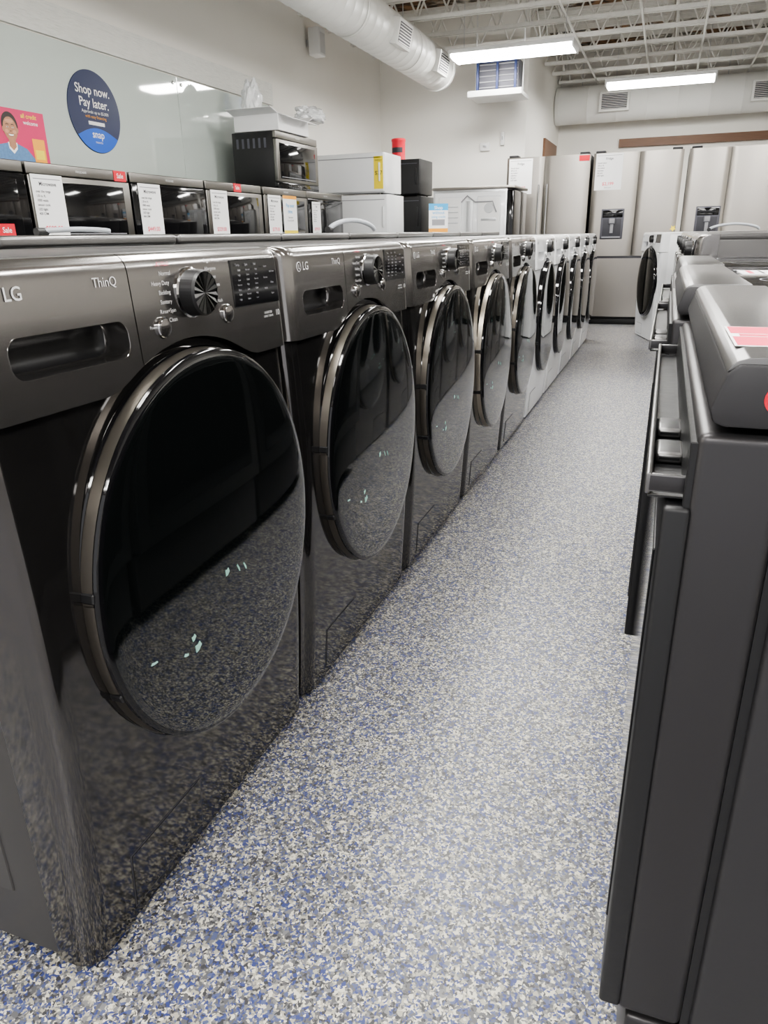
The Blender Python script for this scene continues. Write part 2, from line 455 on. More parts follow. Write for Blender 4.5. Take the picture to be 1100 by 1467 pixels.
    for a in (172, 202):
        A = math.radians(a)
        mb.box(0.285,0.2972,-0.007,0.007,0.006,0.027,M['blackplastic'],0.002,1,
               mat=Matrix(((0,0,1,xo),(math.cos(A),-math.sin(A),0,DY),(math.sin(A)*ZS,math.cos(A),0,DZ),(0,0,0,1))))
    mb.lathe([(0.2952,0.008),(0.2968,0.016),(0.2945,0.025),(0.285,0.026)], o, 'x', band, 16, math.radians(174), math.radians(200), zs=ZS)
    mb.obj('door_handle', door, 'metallic grip section with black notches')
    if rich:  # flat pale green flecks painted as ceiling-light reflections in the door glass
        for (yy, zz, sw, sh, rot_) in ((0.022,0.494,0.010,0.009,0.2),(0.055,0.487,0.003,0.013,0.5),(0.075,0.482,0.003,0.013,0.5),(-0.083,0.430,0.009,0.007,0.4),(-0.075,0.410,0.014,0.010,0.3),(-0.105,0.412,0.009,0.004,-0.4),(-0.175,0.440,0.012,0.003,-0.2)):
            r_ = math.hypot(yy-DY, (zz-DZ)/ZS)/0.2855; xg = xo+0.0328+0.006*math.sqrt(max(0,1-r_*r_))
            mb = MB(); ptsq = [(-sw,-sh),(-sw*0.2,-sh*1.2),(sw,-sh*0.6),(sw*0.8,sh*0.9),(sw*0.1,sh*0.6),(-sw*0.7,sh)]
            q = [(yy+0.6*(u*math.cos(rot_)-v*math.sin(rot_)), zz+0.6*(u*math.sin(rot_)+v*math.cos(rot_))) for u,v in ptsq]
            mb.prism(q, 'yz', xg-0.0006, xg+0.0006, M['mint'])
            mb.obj('painted_glint', gl, 'small pale green fleck painted as a light reflection')
    mb = MB()
    y0,y1,z0,z1 = -0.245,-0.062,0.030,0.135
    mb.sheet(lambda y,z: bulge(z)+0.0006, [y0,y1], lambda y:z0, lambda y:z1, [0,0.5,1], 0.0, M['inkd'])
    mb.sheet(lambda y,z: bulge(z)+0.0016, [y0+0.003,y1-0.003], lambda y:z0+0.003, lambda y:z1-0.003, [0,0.5,1], 0.0, body)
    mb.obj('filter_cover', root)
    for sx in (-0.70,-0.09):
        for sy in (-0.29,0.29):
            mb = MB(); mb.lathe([(0,0),(0.022,0),(0.022,0.008),(0.012,0.011),(0.012,0.02)], (sx,sy,0), 'z', M['rubber'], 16)
            mb.obj('foot', root)
    return root

ROWX = -0.667; Y0 = 0.533+W; STEP = 0.705
dark_lab = 'graphite steel front-load washer with large round black glass door'
w1 = make_washer('washing_machine', 'graphite front-load washer at the end of the row, side exposed', (ROWX,Y0,0), 0, 'row of front-load laundry machines', M['graph'], M['graphpanel'], M['graphside'], M['champ'], M['blackgloss'])
for i in range(1,5):
    dd = dup(w1, (ROWX, Y0+STEP*i, 0), label=dark_lab if i != 3 else 'graphite front-load washer with pale metallic ring around its door')
    if i == 3:
        for ch in dd.children_recursive:
            if ch.name.startswith(('door_trim','door_handle')):
                ch.data = ch.data.copy()
                for q, mm in enumerate(ch.data.materials):
                    if mm is M['champ'] or (mm and mm.name == M['champ'].name): ch.data.materials[q] = M['champlight']
                ch['label'] = 'pale champagne trim band'
ww = make_washer('washing_machine', 'white front-load washer with round black glass door', (ROWX,Y0+STEP*5,0), 0, 'row of front-load laundry machines', M['white'], M['white'], M['white'], M['blackgloss'], M['blackgloss'], lightink=False, rich=False)
for i in range(6,10): dup(ww, (ROWX, Y0+STEP*i, 0))
wr = dup(ww, (-0.143,7.76,0), math.radians(-164), label='white front-load washer turned slightly into the aisle')
del wr['group']
for i in range(6):
    d = dup(w1, (0.105, 3.26+STEP*i, 0), pi, label='graphite front-load dryer standing beside the ranges')
    d['group'] = 'row of dark machines facing the washers'

# back-to-back row
def make_rear(loc):
    root = thing('tumble_dryer', 'dark grey dryer standing with its back to the washer row', 'dryer', loc, 0, 'dryers standing behind the washer row')
    mb = MB(); mb.box(-0.73,-0.01,-W,W,0.03,0.99,M['graphside'],0.006); mb.obj('body', root)
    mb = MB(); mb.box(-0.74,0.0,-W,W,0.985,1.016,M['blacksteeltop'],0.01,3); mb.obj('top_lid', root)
    mb = MB(); mb.box(-0.012,0.0,-W+0.03,W-0.03,0.1,0.95,M['galv'],0.004)
    for k in range(5): mb.box(-0.002,0.004,-0.25,0.25,0.3+0.1*k,0.33+0.1*k,M['galv'],0.002)
    mb.obj('rear_panel', root, 'ribbed metal rear cover')
    for sx in (-0.66,-0.07):
        for sy in (-0.29,0.29):
            mb = MB(); mb.lathe([(0,0),(0.022,0),(0.022,0.01),(0.012,0.014),(0.012,0.035)], (sx,sy,0), 'z', M['rubber'], 12); mb.obj('foot', root)
    return root
r1 = make_rear((-1.455, 1.70, 0))
for i in range(1,8): dup(r1, (-1.455, 1.70+0.70*i, 0))

def arc_pts(p0, p1, h, n=24):
    p0, p1 = Vector(p0), Vector(p1); out = []
    for i in range(n+1):
        t = i/n; p = p0.lerp(p1, t); p.z += h*math.sin(pi*t)**0.6; out.append(p)
    return out
def hose(loc_pts, label, m=None, r=0.013):
    mb = MB(); mb.tube(loc_pts, r, m or M['hose'], 10)
    mb.lathe([(0,-0.02),(r*1.4,-0.02),(r*1.4,0.02),(0,0.02)], loc_pts[0], 'y', M['blackplastic'], 12)
    mb.obj('drain_hose', label=label, category='hose')
hose(arc_pts((-1.75,3.85,1.035),(-1.65,4.28,1.035),0.05), 'grey corrugated drain hose arched over a dryer top')
hose(arc_pts((-1.72,1.76,1.028),(-1.66,1.98,1.028),0.006), 'pale drain hose lying on a dryer top', M['hose'], 0.008)
hose(arc_pts((0.25,5.8,1.0),(0.58,5.95,1.0),0.035), 'pale grey hose arched over a machine top', None, 0.009)

# pedestal machine, side panel exposed
root = thing('washing_machine', 'laundry machine on a pedestal with bare white embossed side panel', 'washing machine', (-2.30,7.65,0))
mb = MB(); mb.box(0,0.82,0,0.686,0.0,0.36,M['graphside'],0.006); mb.obj('pedestal', root)
mb = MB(); mb.box(0,0.76,0.006,0.686,0.36,1.42,M['galv'],0.006)
mb.obj('body', root)
mb = MB()
mb.box(0.02,0.74,0.0,0.01,0.40,1.39,M['white'],0.005)
mb.box(0.06,0.30,-0.008,0.004,0.7,1.35,M['whitematte'],0.012,3)
mb.box(0.34,0.42,-0.010,0.004,0.5,1.32,M['galv'],0.012,3)
mb.box(0.46,0.70,-0.008,0.004,0.7,1.35,M['whitematte'],0.012,3)
for q in range(4): mb.box(0.09,0.27,-0.011,-0.006,1.10+0.05*q,1.115+0.05*q,M['galv'],0.003,1)
mb.box(0.50,0.66,-0.012,0.0,1.12,1.15,M['galv'],0.006,2)
mb.lathe([(0,-0.014),(0.045,-0.014),(0.05,-0.002)], (0.58,0,1.24), 'y', M['galv'], 24)
mb.tube([(0.30,-0.016,1.30),(0.36,-0.016,1.36),(0.44,-0.016,1.30),(0.62,-0.016,1.30),(0.66,-0.016,1.2)], 0.006, M['inkg'], 8)
mb.obj('side_panel', root, 'white embossed steel panel')
mb = MB(); mb.box(0.755,0.83,0,0.686,0.37,1.40,M['blackgloss'],0.012,3); mb.obj('front_panel', root, 'black front')
mb = MB(); mb.box(-0.01,0.84,-0.012,0.69,1.415,1.44,M['steel'],0.008,3); mb.obj('top_lid', root)

# ---------------------------------------------------------------- ranges
def make_range(loc, label):
    root = thing('range_cooker', label, 'range cooker', loc, 0, 'row of ranges facing the washers')
    Wd = 0.755
    mb = MB(); mb.box(0.096,0.66,0.002,Wd-0.002,0.05,0.895,M['charcoal'],0.006,3)
    mb.box(0.088,0.10,0.008,Wd-0.008,0.06,0.89,M['blackplastic'])
    mb.obj('body', root)
    mb = MB(); mb.box(0.13,0.67,0.002,Wd-0.002,0.893,0.912,M['blackgloss'],0.004)
    for bx, by, br in ((0.26,0.2,0.09),(0.26,0.55,0.11),(0.5,0.2,0.08),(0.5,0.55,0.09)):
        mb.lathe([(br-0.003,0.9122),(br,0.9125),(br,0.9128),(br-0.003,0.9128)], (bx,by,0), 'z', M['inkg'], 40)
    mb.obj('cooktop', root, 'black glass cooktop')
    mb = MB()
    mb.prism([(0.042,0.866),(0.034,0.869),(0.031,0.878),(0.039,0.905),(0.046,0.912),(0.14,0.912),(0.14,0.866)], 'xz', 0, Wd, M['charcoal'], 0.0025)
    cp = mb.obj('control_panel', root, 'slanted black-steel control panel')
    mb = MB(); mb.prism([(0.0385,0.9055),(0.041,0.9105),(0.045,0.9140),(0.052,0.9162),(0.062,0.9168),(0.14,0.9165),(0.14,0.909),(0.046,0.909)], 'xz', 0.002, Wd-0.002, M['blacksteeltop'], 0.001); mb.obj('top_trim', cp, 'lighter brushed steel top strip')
    mb = MB(); mb.box(0.026,0.088,0.002,Wd-0.002,0.24,0.860,M['blacksteel'],0.008,4)
    door = mb.obj('oven_door', root)
    mb = MB(); mb.box(0.008,0.029,0.002,Wd-0.002,0.243,0.800,M['blackplastic'],0.004,3)
    mb.box(0.006,0.009,0.06,Wd-0.06,0.30,0.74,M['blackgloss'],0.001,1)
    mb.box(0.022,0.030,0.006,Wd-0.006,0.795,0.852,M['blackplastic'],0.001,1)
    mb.obj('door_glass', door, 'black glass door facing')
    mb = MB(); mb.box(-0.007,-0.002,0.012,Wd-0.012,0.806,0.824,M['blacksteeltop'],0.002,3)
    mb.box(-0.005,0.03,0.012,0.016,0.808,0.823,M['blacksteel'],0.0015,2); mb.box(-0.005,0.03,Wd-0.016,Wd-0.012,0.808,0.823,M['blacksteel'],0.0015,2)
    mb.box(-0.004,0.03,0.014,Wd-0.014,0.8035,0.8055,M['blackplastic'],0.0005,1)
    for y in (0.10,0.19): mb.box(-0.001,0.024,y,y+0.05,0.8055,0.816,M['blackplastic'],0.004,3)
    mb.obj('door_handle', door, 'full-width black trough handle')
    mb = MB(); mb.box(0.036,0.088,0.004,Wd-0.004,0.055,0.232,M['blacksteel'],0.006,3); mb.obj('storage_drawer', root)
    for sx in (0.12,0.6):
        for sy in (0.06,Wd-0.06):
            mb = MB(); mb.lathe([(0,0),(0.02,0),(0.02,0.012),(0.01,0.02),(0.01,0.06)], (sx,sy,0), 'z', M['rubber'], 12); mb.obj('foot', root)
    return root
rg = make_range((0.010,0.56,0), 'black stainless range with price stickers on its top')
dup(rg, (-0.006,1.34,0), label='black stainless range with a white sticker on its top')
dup(rg, (0.0,2.12,0), label='black stainless range between a range and a dryer')
def sticker(name, label, cat, parts):
    mb = MB()
    for b in parts: 
        if callable(b): b(mb)
        else: mb.box(*b)
    return mb.obj(name, label=label, category=cat)
zt = 0.9166
sticker('price_sticker','pink and white price sticker on the range top','sticker',[(0.056,0.13,0.615,0.740,zt,zt+0.0006,M['paper']),(0.058,0.10,0.618,0.668,zt+0.0006,zt+0.0009,M['pink']),(0.058,0.128,0.690,0.736,zt+0.0006,zt+0.0009,M['pink']),(0.105,0.126,0.63,0.68,zt+0.0006,zt+0.0009,M['pink']),(0.064,0.126,0.673,0.685,zt+0.0006,zt+0.0009,M['pink'])])
sticker('round_sticker','round red sticker on the range side','sticker',[lambda mb: mb.lathe([(0,-0.0012),(0.011,-0.0012),(0.011,0.001)], (0.086,0.5605,0.888), 'y', M['red'], 28)])
sticker('paper_label','white paper label on the second range top','label',[(0.15,0.24,1.72,1.88,0.9118,0.9134,M['paper']),(0.165,0.175,1.74,1.86,0.9134,0.9137,M['pink']),(0.19,0.195,1.74,1.86,0.9134,0.9137,M['inkd'])])

# ---------------------------------------------------------------- refrigerators
def make_fridge(loc, label, disp=True, bars=False, seam=0.455):
    root = thing('refrigerator', label, 'refrigerator', loc, 0, 'stainless french-door refrigerators against the end of the aisle')
    Wd = 0.912
    mb = MB(); mb.box(0.004,Wd-0.004,0.06,0.82,0.05,1.785,M['charcoal'],0.005)
    mb.box(0.02,0.12,0.01,0.16,1.785,1.81,M['blackplastic'],0.006); mb.box(Wd-0.12,Wd-0.02,0.01,0.16,1.785,1.81,M['blackplastic'],0.006)
    mb.box(0.02,Wd-0.02,0.05,0.10,0.0,0.06,M['blackplastic'],0.004)
    mb.obj('body', root, 'dark grey cabinet')
    def slab(a, b, z0, z1):
        # gently crowned front so the steel picks up vertical gradients
        mb = MB(); n = 14
        poly = [(b, 0.055), (a, 0.055)]
        for i in range(n+1):
            t = i/n; x = a+(b-a)*t
            e = min(t, 1-t)*(b-a)
            edge = 0.012-math.sqrt(max(0, 0.012**2-(0.012-min(e,0.012))**2))
            poly.append((x, -0.006-0.009*math.sin(pi*t)+edge))
        mb.prism(poly, 'xy', z0, z1, M['steel'])
        return mb
    for k, (a, b) in enumerate(((0.002,seam-0.002),(seam+0.002,Wd-0.002))):
        mb = slab(a, b, 0.745, 1.785)
        d = mb.obj('door', root, 'brushed stainless door')
        if bars:
            x = seam-0.045 if k == 0 else seam+0.045
            mb = MB(); mb.cyl((x,-0.058,0.85),(x,-0.058,1.5),0.011,M['chrome'],14)
            for z in (0.89,1.46): mb.cyl((x,-0.058,z),(x,-0.006,z),0.008,M['chrome'],10)
            mb.obj('handle', d, 'vertical bar handle')
        if disp and k == 0:
            x0, x1, z0, z1 = 0.13, 0.37, 0.92, 1.23
            mb = MB()
            mb.box(x0,x1,-0.020,-0.004,z0,z1,M['greyfin'],0.006)
            mb.box(x0+0.012,x1-0.012,-0.023,-0.015,z1-0.09,z1-0.012,M['blackgloss'],0.003)
            mb.box(x0+0.02,x1-0.02,-0.0215,-0.015,z0+0.03,z1-0.10,M['inkd'],0.003)
            mb.box((x0+x1)/2-0.035,(x0+x1)/2+0.035,-0.038,-0.018,z1-0.155,z1-0.09,M['inkg'],0.008)
            mb.box((x0+x1)/2-0.02,(x0+x1)/2+0.02,-0.029,-0.020,z0+0.06,z1-0.15,M['inkg'],0.004)
            mb.box(x0+0.02,x1-0.02,-0.043,-0.017,z0+0.01,z0+0.03,M['inkg'],0.004)
            mb.obj('water_dispenser', d, 'grey recessed water and ice dispenser')
    mb = slab(0.002, Wd-0.002, 0.09, 0.72)
    mb.box(0.01,Wd-0.01,0.0,0.055,0.71,0.75,M['inkd'],0.002)
    mb.obj('freezer_drawer', root, 'brushed stainless freezer drawer')
    return root
make_fridge((-1.80,8.86,0), 'stainless french-door refrigerator with bar handles and paper sign', False, True, 0.42)
make_fridge((-0.86,8.86,0), 'stainless refrigerator with dispenser and a sign on its door', True, False, 0.478)
make_fridge((0.10,8.86,0), 'stainless refrigerator with dispenser standing behind white washer', True, False, 0.40)
make_fridge((1.04,8.86,0), 'stainless refrigerator at the end of the refrigerator line', False, False, 0.456)

def paper_on(name, label, origin, w, h, frame, lines, parts=None, cat='price sign', t=0.002):
    mb = MB()
    def put(u0,u1,v0,v1,n0,n1,m):
        vs = mb.box(u0,u1,v0,v1,n0,n1,m)
        bmesh.ops.transform(mb.bm, matrix=frame, verts=vs)
    put(0,w,0,h,0,t,M['paper'])
    for p in (parts or []): put(*p[:4], t, t+0.0006, p[4])
    for st, size, u, v, m, al in lines:
        mb.text(st, size, frame @ Vector((u,v,t+0.0009)), frame, m, 0.01, al)
    return mb.obj(name, label=label, category=cat, loc=origin)

def std_sign(label, origin, frame, w=0.2, h=0.28, price='$599.99', head='Microwave', rows=('over the range','1.8 cu. ft.','1000 watts','sensor cook','LED light','400 CFM')):
    k_ = h/0.28
    ls = [(head, 0.024*k_, w/2, h-0.04*k_, M['inkd'], 'CENTER')]
    for k in range(6): ls.append((rows[k], 0.015*k_, 0.02, h-(0.072+0.019*k)*k_, M['inkd'], 'LEFT'))
    ls.append((price, 0.034*k_, w/2, 0.048*k_, M['pink'], 'CENTER'))
    ls.append(('Save now', 0.014*k_, w/2, 0.02*k_, M['inkg'], 'CENTER'))
    return paper_on('price_sign', label, origin, w, h, frame, ls, [(0.015,w-0.015,h-0.022,h-0.018,M['inkg'])])
fr = ('french door','28 cu. ft.','ice maker','stainless','36 inch','LED light')
std_sign('white paper price sign taped on refrigerator door', (-1.77,8.844,1.41), FNY, 0.26, 0.36, '$1,799', 'Fridge', fr)
std_sign('white paper price sign taped on refrigerator door', (-0.83,8.844,1.42), FNY, 0.28, 0.36, '$2,199', 'Fridge', fr)
sticker('red_tag','small red tag on top corner of refrigerator door','tag',[(-1.01,-0.90,8.842,8.856,1.72,1.775,M['red'])])

# ---------------------------------------------------------------- counter & microwaves
mb = MB()
mb.box(-3.585,-2.92,1.3,9.1,0.925,0.95,M['countertop'],0.004)
for y in (1.35,3.2,5.1,7.0,9.0): mb.box(-3.56,-2.97,y,y+0.04,0,0.925,M['whitematte'],0.003)
mb.box(-3.0,-2.98,1.39,9.0,0.1,0.9,M['whitematte'],0.003)
mb.obj('display_counter', label='long grey laminate counter along the glass-covered wall', category='counter')

def make_micro(loc, label, style=0):
    root = thing('microwave_oven', label, 'microwave', loc, 0, 'microwaves on the wall counter')
    Wd, H, D = 0.755, 0.42, 0.40
    frame = M['steeld'] if style != 1 else M['blackgloss']
    mb = MB(); mb.box(-D,-0.03,0.002,Wd-0.002,0.0,H-0.004,M['blackplastic'],0.005)
    for k in range(6): mb.box(-0.36+0.05*k,-0.34+0.05*k,-0.0005,0.004,0.3,0.37,M['greyfin'])
    mb.obj('body', root)
    mb = MB(); mb.box(-0.032,0.0,0,Wd,H-0.055,H,M['steeld'],0.006,3)
    mb.text('FRIGIDAIRE', 0.016, (0.001,Wd*0.5,H-0.028), FX, M['inkl'], 0.01)
    mb.obj('vent_strip', root, 'stainless top vent strip')
    mb = MB(); mb.box(-0.03,0.004,0.0,Wd,0.05,H-0.058,frame,0.006,3)
    d = mb.obj('door', root)
    mb = MB(); mb.box(0.0,0.006,0.04 if style != 2 else 0.2,Wd-0.06,0.075,H-0.085,M['blackgloss'],0.002)
    if style == 0:
        mb.box(0.004,0.007,0.06,Wd-0.08,0.085,0.09,M['inkg'])
    mb.obj('window', d, 'black glass window')
    mb = MB(); mb.box(-0.03,0.003,0.0,Wd,0.0,0.048,M['blackgloss'],0.003)
    for k in range(14):
        mb.text(str((k*7)%10), 0.014, (0.0036,0.22+0.032*k,0.030), FX, M['inkl']); mb.text('start'[:3+k%3], 0.007, (0.0036,0.22+0.032*k,0.014), FX, M['inkl'])
    mb.obj('keypad', root, 'black touch keypad strip')
    return root
MX = -2.98; ysM = [2.245,3.02,3.795,4.57,5.36,6.13]
labs = ['black microwave standing at the start of the counter','stainless microwave with wide black window and price sheet','black glass microwave with stainless top strip','stainless microwave with open dark window','stainless microwave beneath a stacked microwave','black microwave beside white compact boxes']
base = {}
for i, y in enumerate(ysM):
    st = [1,0,1,2,0,1][i]
    if st in base: dup(base[st], (MX,y,0.951), label=labs[i])
    else: base[st] = make_micro((MX,y,0.951), labs[i], st)
dup(base[0], (MX-0.02,5.66,1.373), label='stainless microwave stacked on top of two others, carton on it')

for i, y in enumerate(ysM[1:5]):
    std_sign('white paper price sheet taped to a microwave front', (MX+0.0065, y+(0.01,0.05,0.04,0.05)[i], 1.01), FX, 0.21, 0.305, ('$599.00','$449.00','$329.00','$379.00')[i])
paper_on('promo_sign','yellow and blue payment plan sign on a microwave',(MX+0.0065,5.66,1.02),0.24,0.30,FX,
   [('Pay over',0.042,0.12,0.225,M['cyan'],'CENTER'),('time.',0.042,0.12,0.18,M['cyan'],'CENTER'),('Get more',0.02,0.12,0.135,M['inkd'],'CENTER'),('from 0% APR',0.02,0.12,0.11,M['inkg'],'CENTER')],
   [(0,0.24,0,0.035,M['yellow']),(0,0.24,0.275,0.30,M['orange'])],'sign')
std_sign('white paper price sheet taped to a microwave front', (MX+0.0065, 6.2, 1.02), FX, 0.17, 0.27, '$299.00', 'Sale')
for y, z0_, z1_, xf in ((3.655,1.315,1.37,0.0),(4.93,1.315,1.37,0.0),(2.78,1.026,1.085,0.006)):
    sticker('red_tag','small red clearance tag on a microwave','tag',[(MX+xf-0.001,MX+xf+0.002,y,y+0.10,z0_,z1_,M['red']), lambda mb, y=y, z=(z0_+z1_)/2, xf=xf: mb.text('Sale',0.035,(MX+xf+0.0026,y+0.05,z),FX,M['paper'],0.01)])

def make_compact(name, loc, w, d, h, m, label, cat, group, yellow=False):
    root = thing(name, label, cat, loc, 0, group)
    mb = MB(); mb.box(0,w,0.03,d,0.012,h,m,0.010,3)
    for x in (0.05,w-0.05):
        for y in (0.08,d-0.05): mb.lathe([(0,0),(0.012,0),(0.012,0.014)], (x,y,0), 'z', M['rubber'], 10)
    mb.obj('body', root)
    mb = MB(); mb.box(0.0,w,0.0,0.032,0.02,h-0.002,m,0.012,4)
    mb.box(0.03,w-0.03,-0.003,0.004,h-0.05,h-0.043,M['inkg'] if m is M['white'] else M['greyfin'])
    dr = mb.obj('door', root)
    mb = MB(); mb.box(w-0.05,w-0.035,-0.018,0.004,h*0.3,h*0.75,m,0.005,2); mb.obj('handle', dr)
    if yellow:
        mb = MB(); mb.box(w-0.10,w-0.005,-0.003,0.0,h*0.12,h*0.9,M['yellow'])
        mb.text('ENERGY', 0.02, (w-0.052,-0.0035,h*0.8), FNY, M['inkd']); mb.text('$27', 0.05, (w-0.052,-0.0035,h*0.5), FNY, M['inkd'])
        mb.obj('energy_label', dr, 'yellow energy guide label')
    return root
make_compact('compact_fridge',(-3.20,7.22,0.951),0.56,0.5,0.43,M['white'],'white compact fridge supporting another white one','compact fridge','stacked compact appliances')
make_compact('compact_fridge',(-3.38,7.18,1.384),0.72,0.52,0.37,M['white'],'white compact fridge with yellow energy label, stacked on another','compact fridge','stacked compact appliances',True)
make_compact('compact_fridge',(-3.06,8.2,0.951),0.46,0.5,0.45,M['blackplastic'],'black compact fridge supporting another black one','compact fridge','stacked compact appliances')
make_compact('compact_fridge',(-3.04,8.2,1.404),0.42,0.48,0.37,M['blackplastic'],'black compact fridge stacked with red can on top','compact fridge','stacked compact appliances')
root = thing('canister','red metal can with dark lid on the black compact fridge','can',(-2.93,8.4,1.776))
mb = MB(); mb.lathe([(0,0),(0.074,0),(0.076,0.006),(0.074,0.012),(0.074,0.19),(0.076,0.196)], (0,0,0), 'z', M['red'], 32)
mb.lathe([(0.0745,0.08),(0.0748,0.081),(0.0748,0.13),(0.0745,0.131)], (0,0,0), 'z', M['inkd'], 32, pi*1.2, pi*1.8); mb.obj('can_body', root)
mb = MB(); mb.lathe([(0.078,0.194),(0.079,0.2),(0.078,0.215),(0.07,0.222),(0,0.222)], (0,0,0), 'z', M['red'], 32); mb.obj('lid', root)

# carton and plastic wraps
root = thing('carton','white carton with raised flaps on the stacked microwave','box',(-3.38,5.68,1.795))
mb = MB(); w,d,h = 0.40,0.54,0.12; t = 0.006
mb.box(0,w,0,d,0,h,M['paper'],0.003,1)
mb.obj('carton_body', root)
for a, (x0,x1,y0,y1,px_,ax,ang) in enumerate(((0,w,-0.12,0,0,'X',-14),(0,w,d,d+0.12,d,'X',22),(w,w+0.09,0,d,w,'Y',20))):
    mb = MB(); piv = Vector((0,px_,h)) if ax == 'X' else Vector((px_,0,h))
    mb.box(x0,x1,y0,y1,h-0.004,h,M['paper'],0,2,Matrix.Translation(piv) @ Matrix.Rotation(math.radians(ang),4,ax) @ Matrix.Translation(-piv))
    mb.obj('flap', root)
def crumple(name, label, loc, sc, seed):
    mb = MB()
    bmesh.ops.create_icosphere(mb.bm, subdivisions=4, radius=1)
    for v in mb.bm.verts:
        p = v.co.copy(); k = 1+0.35*noise.noise(p*1.7+Vector((seed,0,0)))+0.18*noise.noise(p*4+Vector((0,seed,0)))+0.12*abs(noise.noise(p*8))
        v.co = Vector((p.x*k*sc[0], p.y*k*sc[1], max(-0.75,p.z*k)*sc[2]))
    mb.setm(mb.bm.verts, M['bag'])
    return mb.obj(name, label=label, category='plastic bag', loc=loc, angle=20)
crumple('plastic_bag','crumpled clear plastic bag beside the carton',(-3.12,6.55,2.00),(0.13,0.18,0.07),3)
crumple('plastic_bag','upright crumpled white plastic wrap on the carton',(-3.3,5.86,2.03),(0.07,0.10,0.15),8)

paper_on('promo_sign','small shop without credit sign on a dryer top',(-2.03,6.62,1.018),0.18,0.24,Matrix.Rotation(math.radians(35),4,'Z') @ FNY,
   [('Shop',0.04,0.09,0.205,M['paper'],'CENTER'),('without',0.036,0.09,0.165,M['cyan'],'CENTER'),('using credit',0.028,0.09,0.13,M['cyan'],'CENTER')],
   [(0,0.18,0.185,0.24,M['cyan']),(0,0.18,0,0.035,M['orange']),(0.03,0.15,0.06,0.11,M['inkg'])],'sign')

# ---------------------------------------------------------------- glass wall board, round sign, poster
for k, (a, b) in enumerate(((0.6,2.9),(2.905,5.25),(5.255,6.66))):
    mb = MB(); mb.box(-3.5995,-3.588,a,b,0.951,2.135,M['glassboard'],0.002,1)
    for yy in (a+0.05,b-0.05):
        mb.lathe([(0.012,0),(0.012,0.006),(0,0.008)], (-3.588,yy,2.09), 'x', M['chrome'], 14)
    if k == 2: mb.box(-3.5985,-3.580,b,b+0.02,0.951,2.138,M['inkg'],0.002,1)
    o = mb.obj('glass_board', label='pale green glass board panel fixed to the wall', category='glass board', group='glass board panels')
mb = MB(); cy, cz, xs = 4.30, 1.78, -3.586
mb.lathe([(0.0,0.0035),(0.238,0.0035),(0.24,0.0)], (xs,cy,cz), 'x', M['navy'], 72)
seg = [(0.236*math.cos(a), 0.236*math.sin(a)) for a in [math.radians(218+104*i/24) for i in range(25)]]
seg2 = [(cy+u, cz+v) for u, v in seg]
hx, hz = 0.236*math.cos(math.radians(322)), 0.236*math.sin(math.radians(322))
cx = [(cy+hx*(1-2*t), cz+hz+0.052*math.sin(pi*t)) for t in [i/12 for i in range(1,12)]]
mb.prism(seg2+cx, 'yz', xs+0.003, xs+0.0045, M['blue'])
xt = xs+0.0052
mb.text('Shop now.',0.074,(xt,cy,cz+0.120),FX,M['paper'],0.012); mb.text('Pay later.',0.074,(xt,cy,cz+0.048),FX,M['paper'],0.012)
mb.text('Approvals up to $5,000',0.026,(xt,cy,cz-0.003),FX,M['paper']); mb.text('with easy financing',0.026,(xt,cy,cz-0.030),FX,M['orange'])
mb.box(xs+0.003,xt,cy-0.075,cy+0.075,cz-0.078,cz-0.056,M['paper'],0.0005,1)
mb.text('snap',0.062,(xt,cy,cz-0.132),FX,M['paper'],0.012); mb.text('FINANCE',0.016,(xt,cy,cz-0.178),FX,M['paper'])
mb.obj('round_sign', label='round navy financing sign stuck on the glass board', category='sign')

root = thing('poster','magenta credit poster showing smiling man in denim shirt','poster',(-3.25,3.10,1.372))
root.scale = (0.76,0.76,0.76)
mb = MB(); mb.box(-0.004,0,0,0.50,0,0.36,M['magenta'])
mb.text('all credit',0.040,(0.0015,0.36,0.325),FX,M['yellow'],0.01); mb.text('welcome',0.036,(0.0015,0.37,0.285),FX,M['paper'],0.01)
def poly(mb, pts, x0, x1, m): mb.prism(pts, 'yz', x0, x1, m)
def ell(cy,cz,a,b,n=28,t0=0,t1=2*pi): return [(cy+a*math.cos(t0+(t1-t0)*i/n), cz+b*math.sin(t0+(t1-t0)*i/n)) for i in range(n if abs(t1-t0-2*pi)<1e-6 else n+1)]
poly(mb, [(0.02,0.0),(0.01,0.08),(0.07,0.13),(0.14,0.145),(0.22,0.145),(0.30,0.12),(0.36,0.06),(0.38,0.0)], 0,0.001, M['denim'])
poly(mb, [(0.14,0.15),(0.145,0.11),(0.18,0.08),(0.215,0.11),(0.22,0.15)], 0.001,0.0014, M['paper'])
poly(mb, [(0.15,0.20),(0.15,0.125),(0.18,0.10),(0.21,0.125),(0.21,0.20)], 0.0014,0.0018, M['skin'])
poly(mb, ell(0.18,0.252,0.070,0.085), 0.001,0.0016, M['hair'])
poly(mb, [(0.18+0.060*math.cos(t)*(1 if math.sin(t)>0 else 1-0.28*abs(math.sin(t))**2), 0.228+0.078*math.sin(t)) for t in [2*pi*i/32 for i in range(32)]], 0.0016,0.0022, M['skin'])
poly(mb, ell(0.120,0.228,0.009,0.016,12), 0.001,0.002, M['skin']); poly(mb, ell(0.240,0.228,0.009,0.016,12), 0.001,0.002, M['skin'])
poly(mb, ell(0.148,0.216,0.016,0.012,12), 0.0022,0.0024, M['skinlight']); poly(mb, ell(0.212,0.216,0.016,0.012,12), 0.0022,0.0024, M['skinlight'])
poly(mb, ell(0.18,0.280,0.034,0.012,12), 0.0022,0.0024, M['skinlight'])
